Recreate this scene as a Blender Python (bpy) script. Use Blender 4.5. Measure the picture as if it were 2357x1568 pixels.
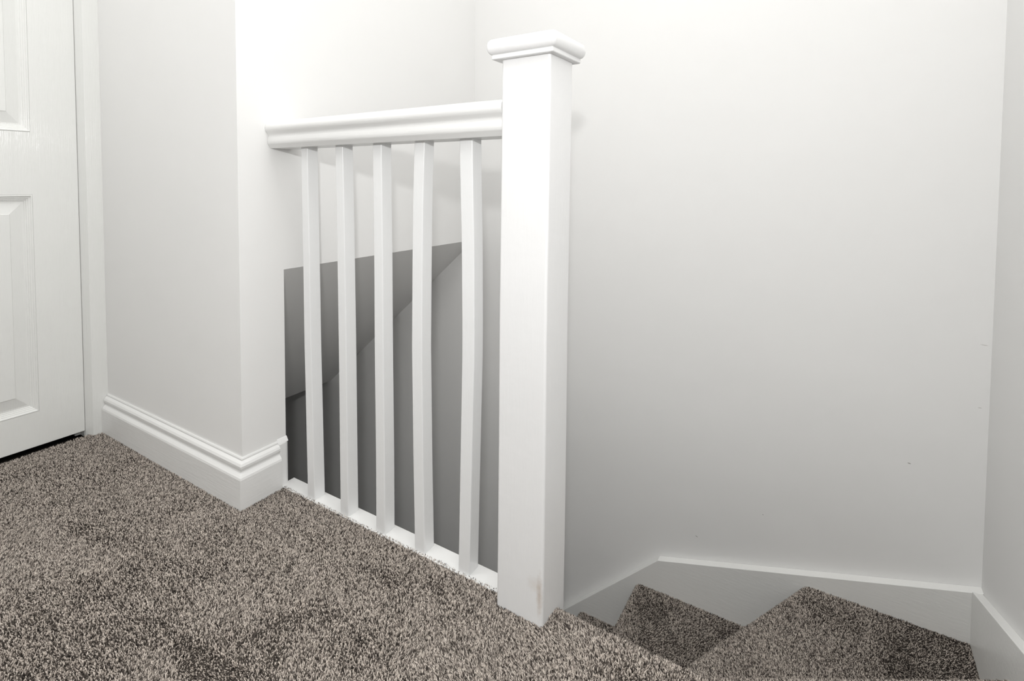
import bpy, bmesh, math
import numpy as np
from mathutils import Vector, Matrix

# ------------------------------------------------------------------ clearing
for o in list(bpy.data.objects):
    bpy.data.objects.remove(o)
S = bpy.context.scene
COL = S.collection

# ------------------------------------------------------------------ camera
IMG_W, IMG_H = 2357, 1568
CAM = (0.3911, -0.8100, 0.7447)
YAW, PITCH, ROLL = -0.60125, 0.04339, 0.00174
F_PX, SX, SY = 1262.25, -114.63, -308.61
fw = Vector((math.sin(YAW) * math.cos(PITCH), math.cos(YAW) * math.cos(PITCH), -math.sin(PITCH)))
rt = Vector((math.cos(YAW), -math.sin(YAW), 0.0))
up = rt.cross(fw)
r2 = rt * math.cos(ROLL) + up * math.sin(ROLL)
u2 = up * math.cos(ROLL) - rt * math.sin(ROLL)
cd = bpy.data.cameras.new('camera')
cam = bpy.data.objects.new('camera', cd)
COL.objects.link(cam)
m = Matrix((r2, u2, -fw)).transposed().to_4x4()
m.translation = Vector(CAM)
cam.matrix_world = m
cd.sensor_fit = 'HORIZONTAL'
cd.sensor_width = 36.0
cd.lens = F_PX / IMG_W * 36.0
cd.shift_x = -SX / IMG_W
cd.shift_y = SY / IMG_W
cd.clip_start = 0.02
S.camera = cam

# ------------------------------------------------------------------ world, lights, exposure
wd = bpy.data.worlds.new('world')
S.world = wd
wd.use_nodes = True
wd.node_tree.nodes['Background'].inputs[0].default_value = (1, 1, 1, 1)
wd.node_tree.nodes['Background'].inputs[1].default_value = 0.0


def area(name, loc, target, size, power, color=(1, 1, 1), size_y=None, shape='RECTANGLE'):
    l = bpy.data.lights.new(name, 'AREA')
    l.shape = shape
    l.size = size
    if shape == 'RECTANGLE':
        l.size_y = size_y or size
    l.energy = power
    l.color = color
    o = bpy.data.objects.new(name, l)
    COL.objects.link(o)
    o.location = loc
    o.rotation_euler = (Vector(target) - Vector(loc)).to_track_quat('-Z', 'Y').to_euler()
    return o


# area lights spreading soft light from the ceiling, an added fill from the right, and the small flash held above the camera
WHITE = (1.0, 0.995, 0.985)
area('landing_light', (0.30, -0.15, 2.30), (0.30, -0.15, 0.0), 0.7, 10.9, WHITE)
area('landing_light', (-0.90, -1.00, 2.30), (-0.90, -1.00, 0.0), 0.7, 11.8, WHITE)
area('stairwell_light', (-0.25, 0.48, 2.32), (-0.25, 0.48, 0.0), 0.5, 2.4, WHITE)
area('right_fill_light', (0.68, -1.05, 1.30), (-1.00, -1.05, 1.30), 0.8, 4.2, WHITE, 1.6)  # added soft fill; the right wall has no opening here
area('flash_light', (0.43, -0.90, 1.00), (-0.40, 0.30, 0.80), 0.045, 6.9, (1.0, 0.998, 0.99), shape='DISK')

S.view_settings.view_transform = 'Standard'
S.view_settings.look = 'None'
S.view_settings.gamma = 1.0
S.view_settings.exposure = 0.0
S.view_settings.use_curve_mapping = False

# ------------------------------------------------------------------ dimensions (metres)
NW = 0.090            # newel width
XW1 = -0.727          # left wall above the stairwell
YA = -0.075           # landing wall beside the door
YNIB = 0.046          # far end of the wall nib
YW2 = 0.903           # far wall
XW3 = 0.691           # right wall
XARCH = -1.400        # face of the door casing
XDOOR = -1.430        # face of the door
YB = -2.05            # wall behind the camera
ZC = 2.36             # ceiling
ZLOW = -2.46          # floor of the storey below
XEND = -3.0
T = 0.12


# ------------------------------------------------------------------ materials
def nodes_of(name):
    mt = bpy.data.materials.new(name)
    mt.use_nodes = True
    nt = mt.node_tree
    return mt, nt, nt.nodes, nt.links, nt.nodes['Principled BSDF']


def noise(nt, scale, detail=3.0, rough=0.5, vec=None):
    n = nt.nodes.new('ShaderNodeTexNoise')
    n.inputs['Scale'].default_value = scale
    n.inputs['Detail'].default_value = detail
    n.inputs['Roughness'].default_value = rough
    if vec is not None:
        nt.links.new(vec, n.inputs['Vector'])
    return n


def coords(nt, scale=(1, 1, 1)):
    tc = nt.nodes.new('ShaderNodeTexCoord')
    mp = nt.nodes.new('ShaderNodeMapping')
    mp.inputs['Scale'].default_value = scale
    nt.links.new(tc.outputs['Object'], mp.inputs['Vector'])
    return mp.outputs['Vector']


def bump(nt, fac, strength, dist, prev=None):
    b = nt.nodes.new('ShaderNodeBump')
    b.inputs['Strength'].default_value = strength
    b.inputs['Distance'].default_value = dist
    nt.links.new(fac, b.inputs['Height'])
    if prev is not None:
        nt.links.new(prev, b.inputs['Normal'])
    return b.outputs['Normal']


def wall_material(name, col, rough=0.7, spec=0.12, marks=()):
    mt, nt, N, L, P = nodes_of(name)
    v = coords(nt)
    n1 = noise(nt, 2.2, 3, 0.55, v)
    ramp = N.new('ShaderNodeMixRGB')
    ramp.inputs[1].default_value = (*[c * 0.975 for c in col], 1)
    ramp.inputs[2].default_value = (*[min(1, c * 1.015) for c in col], 1)
    L.new(n1.outputs['Fac'], ramp.inputs[0])
    out = ramp.outputs[0]
    for cen, rad, ang, mcol, amt in marks:      # small knocks and scuffs with their own shape
        tc = N.new('ShaderNodeTexCoord')
        mp = N.new('ShaderNodeMapping')
        mp.vector_type = 'TEXTURE'
        mp.inputs['Location'].default_value = cen
        mp.inputs['Rotation'].default_value = (0, ang, 0)
        mp.inputs['Scale'].default_value = rad
        L.new(tc.outputs['Object'], mp.inputs['Vector'])
        ln = N.new('ShaderNodeVectorMath')
        ln.operation = 'LENGTH'
        L.new(mp.outputs['Vector'], ln.inputs[0])
        mr = N.new('ShaderNodeMapRange')
        mr.inputs['From Min'].default_value = 1.0
        mr.inputs['From Max'].default_value = 0.55
        mr.inputs['To Min'].default_value = 0.0
        mr.inputs['To Max'].default_value = amt
        L.new(ln.outputs['Value'], mr.inputs['Value'])
        mx = N.new('ShaderNodeMixRGB')
        mx.inputs[2].default_value = (*mcol, 1)
        L.new(mr.outputs[0], mx.inputs[0])
        L.new(out, mx.inputs[1])
        out = mx.outputs[0]
    L.new(out, P.inputs['Base Color'])
    P.inputs['Roughness'].default_value = rough
    P.inputs['Specular IOR Level'].default_value = spec
    n2 = noise(nt, 7.0, 2, 0.5, v)
    n3 = noise(nt, 260.0, 3, 0.6, v)
    b1 = bump(nt, n2.outputs['Fac'], 0.35, 0.004)
    b2 = bump(nt, n3.outputs['Fac'], 0.10, 0.0006, b1)
    L.new(b2, P.inputs['Normal'])
    return mt


def gloss_material(name, col, rough=0.22, stretch=(60, 60, 4), strength=0.35, stain=None):
    mt, nt, N, L, P = nodes_of(name)
    v = coords(nt, stretch)
    w = coords(nt)
    nb = noise(nt, 3.0, 4, 0.6, v)
    n1 = noise(nt, 4.0, 2, 0.5, w)
    mix = N.new('ShaderNodeMixRGB')
    mix.inputs[1].default_value = (*[c * 0.97 for c in col], 1)
    mix.inputs[2].default_value = (*[min(1, c * 1.02) for c in col], 1)
    L.new(n1.outputs['Fac'], mix.inputs[0])
    out = mix.outputs[0]
    if stain:
        # an old brown scuff of its own shape on the paint (centre, radii, colour, amount)
        for cen, rad, scol, amt in stain:
            tc = N.new('ShaderNodeTexCoord')
            mp = N.new('ShaderNodeMapping')
            mp.vector_type = 'TEXTURE'
            mp.inputs['Location'].default_value = cen
            mp.inputs['Scale'].default_value = rad
            L.new(tc.outputs['Object'], mp.inputs['Vector'])
            ln = N.new('ShaderNodeVectorMath')
            ln.operation = 'LENGTH'
            L.new(mp.outputs['Vector'], ln.inputs[0])
            sn = noise(nt, 130.0, 4, 0.7, w)
            ad = N.new('ShaderNodeMath')
            ad.operation = 'ADD'
            L.new(ln.outputs['Value'], ad.inputs[0])
            L.new(sn.outputs['Fac'], ad.inputs[1])
            mr = N.new('ShaderNodeMapRange')
            mr.inputs['From Min'].default_value = 1.5
            mr.inputs['From Max'].default_value = 0.6
            mr.inputs['To Min'].default_value = 0.0
            mr.inputs['To Max'].default_value = amt
            L.new(ad.outputs[0], mr.inputs['Value'])
            mx = N.new('ShaderNodeMixRGB')
            mx.inputs[2].default_value = (*scol, 1)
            L.new(mr.outputs[0], mx.inputs[0])
            L.new(out, mx.inputs[1])
            out = mx.outputs[0]
    L.new(out, P.inputs['Base Color'])
    P.inputs['Roughness'].default_value = rough
    P.inputs['Specular IOR Level'].default_value = 0.5
    b1 = bump(nt, nb.outputs['Fac'], strength, 0.0012)
    n2 = noise(nt, 38.0, 2, 0.5, w)
    b2 = bump(nt, n2.outputs['Fac'], 0.25, 0.0015, b1)
    L.new(b2, P.inputs['Normal'])
    return mt


M_WALL = wall_material('wall_paint', (0.845, 0.842, 0.832))
GREY = (0.22, 0.21, 0.20)
M_WALL_FAR = wall_material('wall_paint_knocked', (0.845, 0.842, 0.832), marks=[
    ((0.068, YW2, -0.311), (0.0045, 0.02, 0.0014), 0.35, GREY, 0.65),
    ((0.552, YW2, 0.056), (0.0040, 0.02, 0.0018), 0.15, GREY, 0.65),
    ((0.240, YW2, -0.184), (0.0018, 0.02, 0.0014), 0.0, GREY, 0.6),
    ((0.678, YW2, 0.372), (0.0080, 0.02, 0.0012), 0.05, (0.55, 0.54, 0.52), 0.8),
    ((0.675, YW2, 0.224), (0.0040, 0.02, 0.0012), -0.1, (0.55, 0.54, 0.52), 0.8)])
M_CEIL = wall_material('ceiling_paint', (0.86, 0.86, 0.85), 0.7)
M_TRIM = gloss_material('gloss_trim_paint', (0.82, 0.82, 0.815), 0.28)
M_TRIMH = gloss_material('gloss_trim_paint_horizontal', (0.82, 0.82, 0.81), 0.25, (6, 6, 90))
M_DOOR = gloss_material('gloss_door_paint', (0.82, 0.825, 0.805), 0.12, (60, 160, 4), 0.6)
M_POST = gloss_material('newel_paint', (0.84, 0.84, 0.84), 0.30, (70, 70, 5), 0.3,
                        [((-0.006, -0.001, 0.050), (0.007, 0.010, 0.045), (0.42, 0.30, 0.20), 0.50),
                         ((-0.016, -0.001, 0.066), (0.016, 0.006, 0.016), (0.50, 0.38, 0.28), 0.22)])
M_BAL = gloss_material('baluster_paint', (0.83, 0.835, 0.835), 0.27, (70, 70, 6), 0.35)
M_STRING = gloss_material('string_paint', (0.84, 0.84, 0.82), 0.32, (8, 8, 50), 0.3)
M_DARK = wall_material('door_gap_shade', (0.05, 0.045, 0.04), 0.8)  # near-black colour painting the shade in the gap under the door


def carpet_material(name, attr):
    mt, nt, N, L, P = nodes_of(name)
    P.inputs['Roughness'].default_value = 0.85
    P.inputs['Specular IOR Level'].default_value = 0.15
    if attr:
        at = N.new('ShaderNodeAttribute')
        at.attribute_name = 'yarn'
        L.new(at.outputs['Color'], P.inputs['Base Color'])
    else:
        v = coords(nt)
        n1 = noise(nt, 330.0, 3, 0.6, v)
        cr = N.new('ShaderNodeValToRGB')
        cr.color_ramp.elements[0].position = 0.36
        cr.color_ramp.elements[0].color = (0.030, 0.025, 0.022, 1)
        cr.color_ramp.elements[1].position = 0.64
        cr.color_ramp.elements[1].color = (0.17, 0.145, 0.125, 1)
        L.new(n1.outputs['Fac'], cr.inputs[0])
        L.new(cr.outputs[0], P.inputs['Base Color'])
        L.new(bump(nt, n1.outputs['Fac'], 0.8, 0.004), P.inputs['Normal'])
    return mt


M_YARN = carpet_material('carpet_yarn', True)
M_BACK = carpet_material('carpet_backing', False)


# ------------------------------------------------------------------ object helpers
def obj(name, me, mat=None, parent=None, smooth=False, bevel=0.0, seg=2):
    if isinstance(me, bmesh.types.BMesh):
        bmesh.ops.remove_doubles(me, verts=me.verts, dist=1e-6)
        bmesh.ops.recalc_face_normals(me, faces=me.faces)
        d = bpy.data.meshes.new(name)
        me.to_mesh(d)
        me.free()
    else:
        d = me
    if mat is not None:
        for k in (mat if isinstance(mat, (list, tuple)) else [mat]):
            d.materials.append(k)
    if smooth:
        d.polygons.foreach_set('use_smooth', [True] * len(d.polygons))
    o = bpy.data.objects.new(name, d)
    COL.objects.link(o)
    if parent is not None:
        o.parent = parent
    if bevel:
        b = o.modifiers.new('bevel', 'BEVEL')
        b.width = bevel
        b.segments = seg
        b.limit_method = 'ANGLE'
        b.angle_limit = math.radians(40)
        b.harden_normals = False
    return o


def empty(name, loc, label=None, cat=None, kind=None):
    o = bpy.data.objects.new(name, None)
    COL.objects.link(o)
    o.location = loc
    o.empty_display_size = 0.1
    if label:
        o['label'] = label
    if cat:
        o['category'] = cat
    if kind:
        o['kind'] = kind
    return o


def rebase(child, root):
    """keep the mesh where it stands while its parent sits at the thing's base"""
    child.parent = root
    child.location = -Vector(root.location)


def struct(o, label=None, cat=None):
    o['kind'] = 'structure'
    if label:
        o['label'] = label
    if cat:
        o['category'] = cat
    return o


def box(bm, x0, x1, y0, y1, z0, z1):
    vs = [bm.verts.new((x, y, z)) for z in (z0, z1) for x, y in ((x0, y0), (x1, y0), (x1, y1), (x0, y1))]
    for f in ((3, 2, 1, 0), (4, 5, 6, 7), (0, 1, 5, 4), (1, 2, 6, 5), (2, 3, 7, 6), (3, 0, 4, 7)):
        bm.faces.new([vs[i] for i in f])
    return vs


def bx(*a):
    bm = bmesh.new()
    box(bm, *a)
    return bm


def prism(bm, pts2, axis, a, b):
    """extrude a closed 2D outline along one axis; pts2 are the other two coordinates"""
    def mk(p, t):
        if axis == 'x':
            return (t, p[0], p[1])
        if axis == 'y':
            return (p[0], t, p[1])
        return (p[0], p[1], t)
    A = [bm.verts.new(mk(p, a)) for p in pts2]
    B = [bm.verts.new(mk(p, b)) for p in pts2]
    n = len(pts2)
    for i in range(n):
        j = (i + 1) % n
        bm.faces.new((A[i], A[j], B[j], B[i]))
    bm.faces.new(A[::-1])
    bm.faces.new(B)


def loft(bm, rings, closed_ends=True):
    R = [[bm.verts.new(p) for p in r] for r in rings]
    n = len(rings[0])
    for k in range(len(R) - 1):
        for i in range(n):
            j = (i + 1) % n
            bm.faces.new((R[k][i], R[k][j], R[k + 1][j], R[k + 1][i]))
    if closed_ends:
        bm.faces.new(R[0][::-1])
        bm.faces.new(R[-1])


# ------------------------------------------------------------------ room shell
struct(obj('wall_far', bx(XEND - T, XW3 + T, YW2, YW2 + T, ZLOW, ZC), M_WALL_FAR),
       'long white painted wall at the back of the stairwell', 'wall')
struct(obj('wall_right', bx(XW3, XW3 + T, YB - T, YW2, ZLOW, ZC), M_WALL),
       'white wall at the right edge beside the stairs', 'wall')
struct(obj('wall_back', bx(XDOOR - T, XW3, YB - T, YB, -0.2, ZC), M_WALL), 'white landing wall opposite the stairs', 'wall')

# wall above the stairwell with the sloping soffit under it, and the nib that ends the landing
SOF_Z = 0.531
SLOPE = 0.877
XS = XW1 - (SOF_Z + 0.165) / SLOPE
bm = bmesh.new()
out = [(XW1, SOF_Z), (XW1, ZC), (XEND, ZC), (XEND, -0.17), (XS, -0.17)]
prism(bm, out, 'y', YNIB, YW2)
struct(obj('wall_left', bm, M_WALL), 'white wall above the stairwell with sloping underside', 'wall')
# nib: the same plaster carried down to the landing, its end face meeting the balustrade
bm = bmesh.new()
prism(bm, [(XW1, YA), (XW1, YNIB), (XARCH - 0.05, YNIB), (XARCH - 0.05, YA)], 'z', -0.25, ZC)
struct(obj('wall_landing', bm, M_WALL), 'white wall between the panelled door and the stairwell corner', 'wall')
# below the landing, the wall under the balustrade
struct(obj('wall_under_landing', bx(XEND, -0.095, -0.06, YNIB - 0.002, ZLOW, -0.25), M_WALL))
struct(obj('wall_lower_end', bx(XEND - T, XEND, -0.06, YW2, ZLOW, -0.17), M_WALL))
struct(obj('floor_lower', bx(XEND - T, XW3, -0.06, YW2, ZLOW - 0.1, ZLOW), M_BACK))
# door side of the landing
bm = bmesh.new()
box(bm, XDOOR - T, XARCH - 0.012, YB, -0.90 - 0.045, -0.2, ZC)
box(bm, XDOOR - T, XARCH - 0.012, -0.945, YA, 2.03, ZC)
struct(obj('wall_door', bm, M_WALL))
struct(obj('ceiling', bx(XEND, XW3 + T, YB - T, YW2 + T, ZC, ZC + 0.1), M_CEIL))
# room behind the door keeps the gap under it dark
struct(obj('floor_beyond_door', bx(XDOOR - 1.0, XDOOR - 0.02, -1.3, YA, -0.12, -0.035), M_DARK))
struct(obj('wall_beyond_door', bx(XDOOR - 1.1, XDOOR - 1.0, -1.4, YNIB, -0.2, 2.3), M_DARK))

# ------------------------------------------------------------------ skirting boards
PROF = [(0.0, 0.111), (0.0035, 0.111), (0.0048, 0.1085), (0.0045, 0.105), (0.0070, 0.1035), (0.0105, 0.1005),
        (0.0130, 0.0955), (0.0128, 0.0905), (0.0105, 0.0860), (0.0092, 0.0825), (0.0100, 0.0800), (0.0140, 0.0765),
        (0.0172, 0.0725), (0.0185, 0.0680), (0.0185, -0.012), (0.0, -0.012)]


def skirt(name, pts, label):
    """sweep the moulded profile along a plan path; pts = (x, y, outward normal scale x, y)"""
    bm = bmesh.new()
    rings = []
    for x, y, nx, ny in pts:
        rings.append([(x + nx * d, y + ny * d, z) for d, z in PROF])
    loft(bm, rings)
    return struct(obj(name, bm, M_TRIMH), label, 'skirting board')


skirt('baseboard_landing', [(XARCH + 0.001, YA, 0, -1), (XW1, YA, 1, -1), (XW1, 0.020, 1, 0)],
      'moulded white skirting board wrapping the wall corner on the landing')
skirt('baseboard_right', [(XW3, 0.02, -1, 0), (XW3, YB, -1, 0)], 'moulded white skirting on the right landing wall')
skirt('baseboard_back', [(XW3, YB, 0, 1), (XDOOR, YB, 0, 1)], 'moulded white skirting behind the camera')
bm = bmesh.new()
prism(bm, [(XW1, 0.019), (XW1 + 0.009, 0.019), (XW1 + 0.0085, 0.040), (XW1 + 0.004, YNIB + 0.002), (XW1, YNIB + 0.002)],
      'z', -0.010, 0.104)
prism(bm, [(XW1, 0.104), (XW1 + 0.008, 0.104), (XW1 + 0.002, 0.114), (XW1, 0.116)], 'y', 0.019, YNIB + 0.002)
struct(obj('trim_1', bm, M_TRIM, bevel=0.0015), 'narrow flat white trim ending the skirting at the stairwell', 'trim')

# ------------------------------------------------------------------ door
D0, D1 = -0.1268, -0.883      # the leaf, in y
DZ0, DZ1 = 0.009, 1.985
door = empty('door_1', (XDOOR, (D0 + D1) / 2, 0.0), 'glossy white four panel door at the left edge of the landing', 'door', 'structure')


def leaf_mesh():
    ys = [D0, -0.2375, -0.452, -0.552, -0.7665, D1]
    zs = [DZ0, 0.107, 0.709, 0.881, 1.880, DZ1]
    bm = bmesh.new()
    xf, xb = XDOOR, XDOOR - 0.035
    for i in range(5):
        for j in range(5):
            if i in (1, 3) and j in (1, 3):
                continue
            box(bm, xb, xf, ys[i + 1], ys[i], zs[j], zs[j + 1])
    bmesh.ops.remove_doubles(bm, verts=bm.verts, dist=1e-6)
    # drop the doubled inner faces between neighbouring blocks
    seen = {}
    for f in bm.faces:
        k = tuple(sorted(v.index for v in f.verts))
        seen.setdefault(k, []).append(f)
    bad = [f for k, l in seen.items() if len(l) > 1 for f in l]
    bmesh.ops.delete(bm, geom=bad, context='FACES_ONLY')
    return bm, ys, zs


bm, ys, zs = leaf_mesh()
bm.verts.index_update()
leaf = obj('door_leaf', bm, M_DOOR, bevel=0.0016, seg=3)
rebase(leaf, door)
# raised and fielded panels with a stepped moulding round each
PSTEP = [(0.000, 0.0), (0.0015, 0.0012), (0.0035, 0.0005), (0.0055, -0.0025), (0.0085, -0.0030), (0.0095, -0.0052),
         (0.0125, -0.0056), (0.0135, -0.0080), (0.0165, -0.0085), (0.0175, -0.0100), (0.022, -0.0100), (0.050, -0.0035), (0.0512, -0.0020)]
for i in (1, 3):
    for j in (1, 3):
        bm = bmesh.new()
        a0, a1, b0, b1 = ys[i + 1], ys[i], zs[j], zs[j + 1]
        rings = []
        for d, h in PSTEP:
            rings.append([(XDOOR + h, y, z) for y, z in ((a0 + d, b0 + d), (a1 - d, b0 + d), (a1 - d, b1 - d), (a0 + d, b1 - d))])
        R = [[bm.verts.new(p) for p in r] for r in rings]
        for k in range(len(R) - 1):
            for q in range(4):
                w = (q + 1) % 4
                bm.faces.new((R[k][q], R[k][w], R[k + 1][w], R[k + 1][q]))
        bm.faces.new(R[-1])
        bb = [bm.verts.new((XDOOR - 0.034, p[1], p[2])) for p in rings[0]]
        bm.faces.new(bb[::-1])
        for q in range(4):
            w = (q + 1) % 4
            bm.faces.new((bb[q], bb[w], R[0][w], R[0][q]))
        pn = obj('door_panel', bm, M_DOOR, bevel=0.0006, seg=2)
        rebase(pn, door)
# casing: jamb reveal plus the flat face next to the landing wall
bm = bmesh.new()
prism(bm, [(XARCH, YA), (XARCH, -0.1150), (XARCH - 0.0008, -0.1162), (XDOOR - 0.001, -0.1255), (XDOOR - 0.006, -0.1260), (XDOOR - 0.006, -0.1267),
           (XDOOR - 0.0355, -0.1267), (XDOOR - 0.0360, -0.1400), (XDOOR - 0.06, -0.1400), (XDOOR - 0.06, YA)],
      'z', -0.012, 2.03)
box(bm, XDOOR - 0.06, XARCH, -0.945, -0.887, -0.012, 2.03)
box(bm, XDOOR - 0.06, XARCH, -0.945, YA, 1.989, 2.06)
fr = obj('door_frame', bm, M_DOOR, bevel=0.0022, seg=3)
rebase(fr, door)
# lever handle on the far stile (outside the picture to the left)
bm = bmesh.new()
bmesh.ops.create_cone(bm, cap_ends=True, segments=32, radius1=0.025, radius2=0.023, depth=0.008,
                      matrix=Matrix.Translation((XDOOR + 0.004, -0.83, 1.0)) @ Matrix.Rotation(math.pi / 2, 4, 'Y'))
bmesh.ops.create_cone(bm, cap_ends=True, segments=20, radius1=0.008, radius2=0.008, depth=0.045,
                      matrix=Matrix.Translation((XDOOR + 0.028, -0.83, 1.0)) @ Matrix.Rotation(math.pi / 2, 4, 'Y'))
box(bm, XDOOR + 0.044, XDOOR + 0.056, -0.84, -0.72, 0.991, 1.009)
mt, nt, N, L, P = nodes_of('brushed_metal')
P.inputs['Metallic'].default_value = 1.0
P.inputs['Base Color'].default_value = (0.6, 0.6, 0.6, 1)
P.inputs['Roughness'].default_value = 0.3
rebase(obj('door_handle', bm, mt, bevel=0.002), door)

# ------------------------------------------------------------------ carpet pile
RNG = np.random.default_rng(7)


def vnoise(p, scale, seed):
    """smooth value noise in [0,1] on 2D points, used for the lean of the pile"""
    rs = np.random.default_rng(seed)
    tab = rs.random((64, 64))
    q = p * scale
    i = np.floor(q).astype(int)
    f = q - i
    f = f * f * (3 - 2 * f)
    def g(a, b):
        return tab[(i[:, 0] + a) % 64, (i[:, 1] + b) % 64]
    return (g(0, 0) * (1 - f[:, 0]) + g(1, 0) * f[:, 0]) * (1 - f[:, 1]) + (g(0, 1) * (1 - f[:, 0]) + g(1, 1) * f[:, 0]) * f[:, 1]


TRODDEN = [(-0.42, -0.335, 0.10, 0.035, 1.4), (-0.36, -0.27, 0.05, 0.04, 1.0), (-1.10, -0.42, 0.05, 0.04, 1.2),
           (-0.95, -0.30, 0.06, 0.03, 1.0), (-0.30, -0.06, 0.10, 0.05, 1.1), (-0.16, -0.03, 0.08, 0.03, 1.0), (-0.55, -0.04, 0.08, 0.04, 0.8)]
YARNS = np.array([(0.66, 0.590, 0.525), (0.50, 0.440, 0.388), (0.28, 0.242, 0.212), (0.115, 0.098, 0.086), (0.042, 0.035, 0.030)])
YP = np.array([0.30, 0.20, 0.18, 0.20, 0.12])


def pile(tri, density, keep=None, length=0.0058, width=0.00098, seed=1, bias=None):
    """curved yarn tufts standing on the triangles: returns verts, quads, colours"""
    rs = np.random.default_rng(seed)
    a, b, c = tri[:, 0], tri[:, 1], tri[:, 2]
    cr = np.cross(b - a, c - a)
    ar = np.linalg.norm(cr, axis=1) * 0.5
    nrm = cr / (2 * ar[:, None] + 1e-12)
    n = int(ar.sum() * density)
    idx = rs.choice(len(ar), n, p=ar / ar.sum())
    u = rs.random(n)
    v = rs.random(n)
    fl = u + v > 1
    u[fl] = 1 - u[fl]
    v[fl] = 1 - v[fl]
    p = a[idx] + (b - a)[idx] * u[:, None] + (c - a)[idx] * v[:, None]
    nn = nrm[idx]
    # no pile inside the side boards or out of sight under the landing
    kb = (p[:, 1] < YW2 - 0.018) & (p[:, 0] < XW3 - 0.001)
    p, nn = p[kb], nn[kb]
    n = len(p)
    if keep is not None:
        k = keep(p)
        p = p[k]
        nn = nn[k]
        n = len(p)
    q2 = p[:, :2] + p[:, 2:3] * 0.7
    # lean: pile brushed away from the stairs, trodden the other way in a few broad patches
    q3 = q2 + 0.05 * np.stack([vnoise(q2, 9, 3) - 0.5, vnoise(q2, 9, 13) - 0.5], 1) * 2
    t = 0.55 * vnoise(q3, 4.5, 5) + 0.30 * vnoise(q3, 13, 6) + 0.15 * vnoise(q3, 33, 7)
    t = np.clip((t - 0.41) * 3.6, -0.6, 1)
    for cx, cy, rx, ry, am in TRODDEN:
        e = ((q3[:, 0] - cx) / rx) ** 2 + ((q3[:, 1] - cy) / ry) ** 2
        t -= am * np.exp(-e)
    if bias is not None:
        t = t + bias(p)
    t = np.clip(t, -1.0, 1.0)
    # tufts thinned in the trodden patches so dark backing stands in for the shading of leaning pile
    k = rs.random(n) > 0.50 * np.clip(0.40 - 0.60 * t, 0, 1)
    p, nn, q2, t = p[k], nn[k], q2[k], t[k]
    n = len(p)
    ang = (vnoise(q2, 11, 9) - 0.5) * 2.2
    bx_, by_ = -0.62, 0.78
    lx = bx_ * np.cos(ang) - by_ * np.sin(ang)
    ly = bx_ * np.sin(ang) + by_ * np.cos(ang)
    mg = 0.25 + 0.85 * t
    lean = np.stack([lx * mg, ly * mg, 0 * t], 1) + rs.normal(0, 1, (n, 3)) * (0.14 + 0.20 * (t + 1) * 0.5)[:, None]
    lean -= nn * (lean * nn).sum(1)[:, None]
    ln = length * (0.72 + 0.5 * rs.random(n))
    ln *= 0.94 + 0.10 * t
    curl = rs.normal(0, 1, (n, 3)) * (0.25 + 0.35 * (t + 1) * 0.5)[:, None]
    curl -= nn * (curl * nn).sum(1)[:, None]
    d1 = nn + lean * 0.55
    d1 /= np.linalg.norm(d1, axis=1)[:, None]
    d2 = nn * 0.75 + lean * 1.0 + curl
    d2 /= np.linalg.norm(d2, axis=1)[:, None]
    p0 = p - nn * 0.0005
    p1 = p0 + d1 * (ln * 0.55)[:, None]
    p2 = p1 + d2 * (ln * 0.50)[:, None]
    s = rs.normal(0, 1, (n, 3))
    s -= nn * (s * nn).sum(1)[:, None]
    s /= np.linalg.norm(s, axis=1)[:, None]
    w0 = width * (0.8 + 0.5 * rs.random(n))[:, None]
    vv = []
    for P_, f in ((p0, 0.85), (p1, 1.0)):
        t = np.cross(nn, s)
        for k in range(3):
            th = 2 * math.pi * k / 3
            vv.append(P_ + (s * math.cos(th) + t * math.sin(th)) * w0 * f)
    vv.append(p2 + d2 * w0 * 0.5)
    V = np.stack(vv, 1).reshape(-1, 3)          # 7 verts per tuft
    faces = []
    for k in range(3):
        kk = (k + 1) % 3
        faces.append((k, kk, 3 + kk, 3 + k))
    F4 = np.array(faces)
    F3 = np.array([(3, 4, 6), (4, 5, 6), (5, 3, 6)])
    base = (np.arange(n) * 7)[:, None, None]
    Q = (F4[None] + base).reshape(-1, 4)
    Tt = (F3[None] + base).reshape(-1, 3)
    ci = rs.choice(len(YARNS), n, p=YP)
    col = YARNS[ci] * (0.88 + 0.24 * rs.random((n, 1)))
    col = np.repeat(col, 7, axis=0)
    return V, Q, Tt, col


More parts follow.
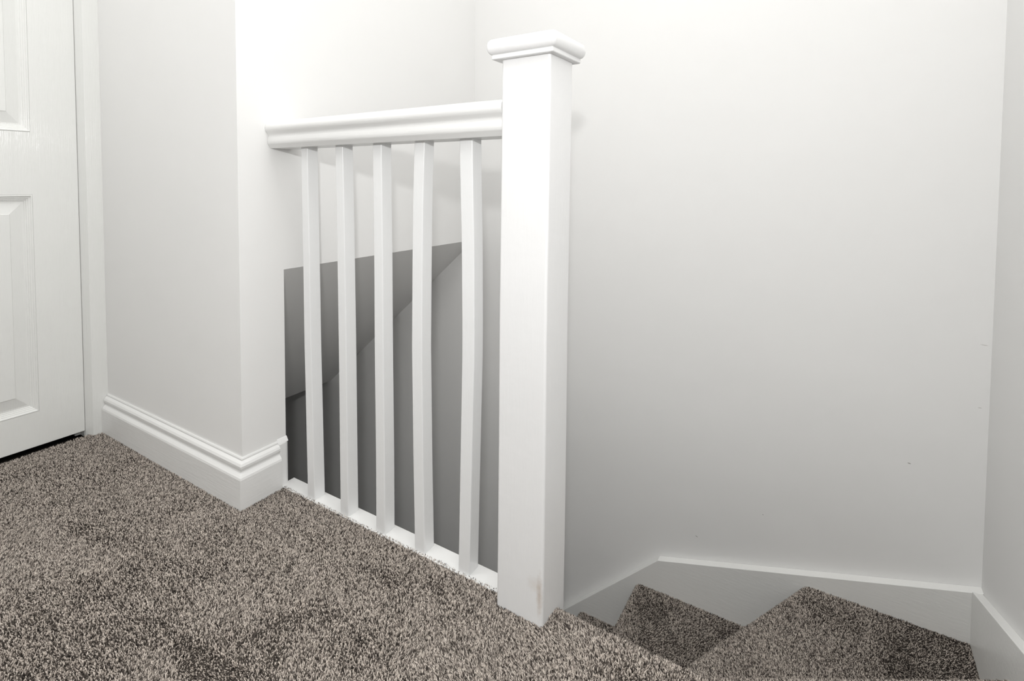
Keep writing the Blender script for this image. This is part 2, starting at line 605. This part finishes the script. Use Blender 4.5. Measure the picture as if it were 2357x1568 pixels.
def carpet_object(name, bm, sample_faces_filter, density, keep=None, seed=1, parent=None, length=0.0058, width=0.00098, bias=None):
    """backing mesh from bm plus the pile grown on chosen faces, as one mesh"""
    bmesh.ops.remove_doubles(bm, verts=bm.verts, dist=1e-6)
    bmesh.ops.recalc_face_normals(bm, faces=bm.faces)
    t = bm.copy()
    bmesh.ops.triangulate(t, faces=t.faces)
    tri = np.array([[v.co[:] for v in f.verts] for f in t.faces if sample_faces_filter(f)])
    t.free()
    base_v = np.array([v.co[:] for v in bm.verts])
    bm.verts.index_update()
    base_f = [[v.index for v in f.verts] for f in bm.faces]
    bm.free()
    V, Q, Tt, col = pile(tri, density, keep, length, width, seed, bias)
    nb = len(base_v)
    verts = np.concatenate([base_v, V])
    loops = np.concatenate([np.array([i for f in base_f for i in f], dtype=np.int32), (Q + nb).ravel().astype(np.int32), (Tt + nb).ravel().astype(np.int32)])
    tot = np.concatenate([np.array([len(f) for f in base_f], dtype=np.int32), np.full(len(Q), 4, np.int32), np.full(len(Tt), 3, np.int32)])
    start = np.concatenate([[0], np.cumsum(tot)[:-1]]).astype(np.int32)
    me = bpy.data.meshes.new(name)
    me.vertices.add(len(verts))
    me.vertices.foreach_set('co', verts.astype(np.float32).ravel())
    me.loops.add(len(loops))
    me.loops.foreach_set('vertex_index', loops)
    me.polygons.add(len(tot))
    me.polygons.foreach_set('loop_start', start)
    me.polygons.foreach_set('loop_total', tot)
    mi = np.ones(len(tot), np.int32)
    mi[:len(base_f)] = 0
    me.materials.append(M_BACK)
    me.materials.append(M_YARN)
    me.polygons.foreach_set('material_index', mi)
    at = me.color_attributes.new('yarn', 'BYTE_COLOR', 'POINT')
    c4 = np.ones((len(verts), 4), np.float32)
    c4[:nb, :3] = 0.1
    c4[nb:, :3] = col
    at.data.foreach_set('color', c4.ravel())
    me.update(calc_edges=True)
    o = bpy.data.objects.new(name, me)
    COL.objects.link(o)
    if parent is not None:
        rebase(o, parent)
    return o


DENS = 360000
ZP = -0.0045          # backing level, so the pile tips come up to z = 0


def nose_profile(r, drop, back=0.006):
    """(offset along the outward normal, z offset) from the flat top over the rounded nosing to the riser"""
    pr = [(-r, 0.0)]
    for k in range(1, 9):
        t = math.pi * k / 8
        pr.append((-r + r * math.sin(t), -r + r * math.cos(t)))
    pr.append((-r - back, -2 * r - 0.002))
    pr.append((-r - back, -drop))
    return pr


def tread_bm(poly, ia, z, r, drop, e_a, e_b):
    """poly: plan outline (ccw) whose edge ia -> ia+1 is the nosing; e_a, e_b: directions of the side walls"""
    n = len(poly)
    A = Vector(poly[ia])
    B = Vector(poly[(ia + 1) % n])
    d = (B - A).normalized()
    nv = Vector((d.y, -d.x))            # outward for a ccw outline
    bm = bmesh.new()
    ea = Vector(e_a)
    eb = Vector(e_b)
    pa, pb = [], []
    for off, dz in nose_profile(r, drop):
        qa = A + ea * (off / ea.dot(nv))
        qb = B + eb * (off / eb.dot(nv))
        pa.append(bm.verts.new((qa.x, qa.y, z + dz)))
        pb.append(bm.verts.new((qb.x, qb.y, z + dz)))
    for k in range(len(pa) - 1):
        bm.faces.new((pa[k], pa[k + 1], pb[k + 1], pb[k]))
    top = [pa[0], pb[0]] + [bm.verts.new((*poly[(ia + 2 + k) % n], z)) for k in range(n - 2)]
    bm.faces.new(top)
    # closing underside
    low = [bm.verts.new((*poly[(ia + 2 + k) % n], z - drop)) for k in range(n - 2)]
    bm.faces.new([pa[-1], pb[-1]] + low)
    ring_t = [top[1]] + top[2:] + [top[0]]
    ring_l = [pb[-1]] + low + [pa[-1]]
    for k in range(1, len(ring_t) - 2):
        bm.faces.new((ring_t[k], ring_t[k + 1], ring_l[k + 1], ring_l[k]))
    bm.faces.new(pb + [low[0], top[2]])
    bm.faces.new(pa[::-1] + [top[-1], low[-1]])
    return bm


# ---- landing floor: carpet up to the balustrade plinth, rounded nosing right of the newel
bm = bmesh.new()
pts = [(XARCH - 0.02, YB), (XW3, YB), (XW3, 0.045), (0.0, 0.045), (0.0, 0.002), (-NW, 0.002), (-NW, 0.029), (XW1 + 0.001, 0.029),
       (XW1 + 0.001, YA), (XARCH - 0.02, YA)]
top = [bm.verts.new((x, y, ZP)) for x, y in pts]
bot = [bm.verts.new((x, y, -0.22)) for x, y in pts]
n = len(pts)
bm.faces.new(top)
bm.faces.new(bot[::-1])
for i in range(n):
    j = (i + 1) % n
    if i == 2:
        continue
    bm.faces.new((top[i], bot[i], bot[j], top[j]))
# nosing and riser
r = 0.017
pr = nose_profile(r, 0.165, 0.008)
pa = [top[2]] + [bm.verts.new((XW3, 0.045 + r + o_, ZP + dz)) for o_, dz in pr[1:]]
pb = [top[3]] + [bm.verts.new((0.0, 0.045 + r + o_, ZP + dz)) for o_, dz in pr[1:]]
for k in range(len(pa) - 1):
    bm.faces.new((pa[k], pa[k + 1], pb[k + 1], pb[k]))
# little lip of carpet turned down at the plinth
VIS = [(-1.55, -0.33), (-0.62, -0.56), (0.007, -0.125), (0.30, 0.07)]


def keep_landing(p):
    x, y = p[:, 0], p[:, 1]
    k = ~((x < XW1 + 0.0175) & (y > YA - 0.0175))
    k &= ~((x > -NW - 0.001) & (x < 0.001) & (y > -0.001) & (y < 0.095))
    # full density in front of the camera, thinning out of sight behind it
    near = np.interp(x, [v[0] for v in VIS], [v[1] for v in VIS])
    dist = near - y
    pr_ = np.clip(1.0 - (dist - 0.30) / 0.15, 0.0, 1.0)
    pr_ = np.where(y < -0.95, 0.0, np.maximum(pr_, 0.16))
    return k & (RNG.random(len(x)) < pr_)


floor = carpet_object('floor', bm, lambda f: f.normal.z > 0.2 or (f.normal.y > 0.3 and f.calc_center_median().x > 0 and f.calc_center_median().z > -0.17), DENS, keep_landing, 11)
struct(floor, 'speckled grey brown carpet covering the landing', 'carpet')

# ------------------------------------------------------------------ stairs
stairs = empty('staircase', (0.28, 0.50, -0.51), 'carpeted winding stairs going down between white side strings', 'staircase')
YI = YW2 - 0.026      # inner face of the far string
XI = XW3 - 0.020      # inner face of the right string
RN = 0.019
W0 = (0.000, 0.085)   # winder nosings radiate from the newel
Z0, Z1, Z2 = -0.154, -0.325, -0.506
rows = []


def keep_tread(z, cond):
    def f(p):
        return cond(p[:, 0], p[:, 1])
    return f


def STAIR_BIAS(p):
    """puts the shade on the stairs into the pile, deepest in two patches on the winders"""
    t1 = np.exp(-((p[:, 0] - 0.55) / 0.16) ** 2 - ((p[:, 1] - 0.74) / 0.22) ** 2)
    t2 = np.exp(-((p[:, 0] - 0.12) / 0.10) ** 2 - ((p[:, 1] - 0.72) / 0.22) ** 2) * (p[:, 2] < -0.40)
    return -0.45 - 0.8 * t1 - 1.1 * t2  # negative values thin the pile, darkening the treads where shade falls


def add_tread(poly, ia, z, drop, ea, eb, seed, dens=DENS, cond=None):
    b = tread_bm(poly, ia, z + ZP, RN, drop, ea, eb)
    o = carpet_object('tread', b, lambda f: (f.normal.z > -0.3 and f.calc_area() > 1e-5 and f.normal.z > -0.1), dens,
                      (lambda p: cond(p)) if cond else None, seed, stairs, bias=STAIR_BIAS)
    return o


# kite winder just below the landing
t0b = (XI, 0.553)
t0a = (0.0, 0.100)
add_tread([(0.002, 0.055), (XI, 0.055), t0b, t0a], 2, Z0, 0.165, (0, 1), (0, 1), 21)
# second winder
s = (0.342 + 0.03) / (0.883 - 0.09)
t1w = (0.340, YI)
t1n = (-0.028, 0.092)
add_tread([(0.002, 0.10), (XI, 0.50), (XI, YI), t1w, t1n], 3, Z1, 0.178, (1, 0), (0, 1), 22)
# third: first step of the straight flight
X2 = -0.101
add_tread([(0.0, 0.092), (0.36, YI), (X2, YI), (X2, 0.092)], 2, Z2, 0.176, (1, 0), (1, 0), 23)
GO, RI = 0.1862, 0.1765
for k in range(10):
    x1 = X2 - GO * k
    z = Z2 - RI * (k + 1)
    add_tread([(x1 + 0.02, 0.048), (x1 + 0.02, YI), (x1 - GO, YI), (x1 - GO, 0.048)], 2, z, RI, (1, 0), (1, 0), 30 + k,
              DENS * 0.6 if k == 0 else 30000)

# strings
SL = 0.967
bm = bmesh.new()
xk, zk = -0.037, -0.4125
xe = -1.95
prism(bm, [(XW3, -0.1985), (xk, zk), (xe, zk - SL * (xk - xe)), (xe, zk - SL * (xk - xe) - 0.32), (xk, zk - 0.46), (XW3, -0.60)],
      'y', YI, YW2)
so = obj('string_board', bm, M_STRING, bevel=0.0012)
rebase(so, stairs)
bm = bmesh.new()
prism(bm, [(YI, -0.2015), (YI, -0.60), (0.0, -0.30), (0.0, 0.108), (0.026, 0.108)], 'x', XI, XW3)
so = obj('string_board', bm, M_STRING, bevel=0.0012)
rebase(so, stairs)
# near string of the straight flight, under the balustrade
bm = bmesh.new()
prism(bm, [(-0.09, -0.46), (-0.09, -0.95), (xe, -0.95 - SL * (-0.09 - xe)), (xe, -0.46 - SL * (-0.09 - xe))], 'y', YNIB, YNIB + 0.001 + 0.018)
so = obj('string_board', bm, M_STRING)
rebase(so, stairs)

# ------------------------------------------------------------------ balustrade
bal = empty('balustrade', (-0.045, 0.045, 0.0), 'white painted balustrade with square newel, handrail and five balusters', 'balustrade')


def rounded_square(x0, x1, y0, y1, z, r, n=4, dx=0.0, dy=0.0):
    pts = []
    for cx, cy, a0 in ((x1 - r, y1 - r, 0), (x0 + r, y1 - r, 90), (x0 + r, y0 + r, 180), (x1 - r, y0 + r, 270)):
        for k in range(n + 1):
            a = math.radians(a0 + 90 * k / n)
            pts.append((cx + r * math.cos(a) + dx, cy + r * math.sin(a) + dy, z))
    return pts


# newel, leaning slightly to the right as in the photo
bm = bmesh.new()
LX = 0.0060
rings = []
for z in (-0.62, 0.0, 0.03, 0.10, 0.3, 0.5, 0.7, 0.9, 0.957):
    k = max(0, z) / 0.957
    wob = 0.0006 * math.sin(z * 9)
    rings.append(rounded_square(-NW, 0, 0, NW, z, 0.0045, 4, LX * k + wob, -0.001 * k))
loft(bm, rings)
newel = obj('newel_post', bm, M_POST, smooth=True)
newel.data.set_sharp_from_angle(angle=math.radians(40))
rebase(newel, bal)
wn = newel.modifiers.new('normals', 'WEIGHTED_NORMAL')
wn.keep_sharp = True
# cap: flat fillet, deep bullnose, shallow pyramid top
bm = bmesh.new()
CX0, CX1, CY0, CY1 = -NW + LX - 0.0015, LX - 0.0015, -0.001, NW - 0.001
rings = []
for p, z, r_ in ((0.0, 0.9515, 0.002), (0.0105, 0.9515, 0.002), (0.0115, 0.9525, 0.002), (0.0115, 0.9580, 0.002), (0.0108, 0.9592, 0.002)):
    rings.append(rounded_square(CX0 - p, CX1 + p, CY0 - p, CY1 + p, z, r_, 4))
for k in range(0, 11):
    t = math.pi * (k / 10.0)
    p = 0.0112 + 0.0078 * math.sin(t)
    z = 0.9722 - 0.0128 * math.cos(t)
    rings.append(rounded_square(CX0 - p, CX1 + p, CY0 - p, CY1 + p, z, 0.004 + 0.002 * math.sin(t), 4))
for p, z in ((0.006, 0.9870), (-0.010, 0.991), (-0.040, 0.995)):
    rings.append(rounded_square(CX0 - p, CX1 + p, CY0 - p, CY1 + p, z, 0.003, 4))
loft(bm, rings)
cap = obj('newel_cap', bm, M_POST, smooth=False)
cap.parent = newel
cap.data.polygons.foreach_set('use_smooth', [True] * len(cap.data.polygons))
cap.data.set_sharp_from_angle(angle=math.radians(35))

# handrail
half = [(0.0125, 0.8255), (0.0060, 0.8340), (0.0042, 0.8362), (0.0038, 0.8440), (0.0052, 0.8500), (0.0066, 0.8550), (0.0050, 0.8592), (0.0008, 0.8632),
        (-0.0020, 0.8680), (-0.0028, 0.8730), (-0.0015, 0.8785), (0.0025, 0.8835), (0.0090, 0.8872), (0.0190, 0.8895), (0.0300, 0.8905)]
YM = 0.0425
prof = half + [(YM, 0.8908)] + [(2 * YM - y, z) for y, z in half[::-1]]
bm = bmesh.new()
prism(bm, prof, 'x', XW1 + 0.0005, -NW + 0.006)
rail = obj('handrail', bm, M_TRIMH, smooth=True)
rail.data.set_sharp_from_angle(angle=math.radians(40))
rebase(rail, bal)

# plinth strip the balusters stand on, with the apron board under it
bm = bmesh.new()
box(bm, XW1 + 0.0005, -NW + 0.002, 0.024, 0.069, -0.030, -0.001)
box(bm, XW1 + 0.0005, -NW + 0.002, YNIB + 0.0005, 0.062, -0.26, -0.030)
pl = obj('base_rail', bm, M_TRIMH, bevel=0.0015)
rebase(pl, bal)

# the five balusters, each with its own slight lean and bow: left edge (x, z) and width top / bottom
BAL = [
    ([(-0.639, 0.827), (-0.638, 0.714), (-0.636, 0.542), (-0.635, 0.378), (-0.632, 0.223), (-0.628, -0.002)], 0.0225, 0.0250),
    ([(-0.525, 0.827), (-0.522, 0.687), (-0.521, 0.572), (-0.519, 0.377), (-0.518, 0.130), (-0.517, -0.002)], 0.0235, 0.0255),
    ([(-0.412, 0.827), (-0.411, 0.690), (-0.410, 0.581), (-0.410, 0.396), (-0.408, 0.162), (-0.408, -0.002)], 0.0245, 0.0260),
    ([(-0.300, 0.827), (-0.304, 0.719), (-0.306, 0.607), (-0.308, 0.414), (-0.305, 0.192), (-0.301, -0.002)], 0.0260, 0.0260),
    ([(-0.192, 0.827), (-0.190, 0.729), (-0.187, 0.632), (-0.185, 0.435), (-0.189, 0.225), (-0.193, -0.002)], 0.0290, 0.0255),
]
for e, wt, wb in BAL:
    bm = bmesh.new()
    zz = [q[1] for q in e][::-1]
    xx = [q[0] for q in e][::-1]
    rings = []
    for k in range(15):
        z = -0.002 + (0.8285) * k / 14.0
        x = float(np.interp(z, zz, xx))
        w = wb + (wt - wb) * k / 14.0
        rings.append(rounded_square(x, x + w, 0.0300, 0.0620, z, 0.0022, 3))
    loft(bm, rings)
    b_ = obj('baluster', bm, M_BAL, smooth=True)
    b_.data.set_sharp_from_angle(angle=math.radians(40))
    b_.modifiers.new('normals', 'WEIGHTED_NORMAL').keep_sharp = True
    rebase(b_, bal)
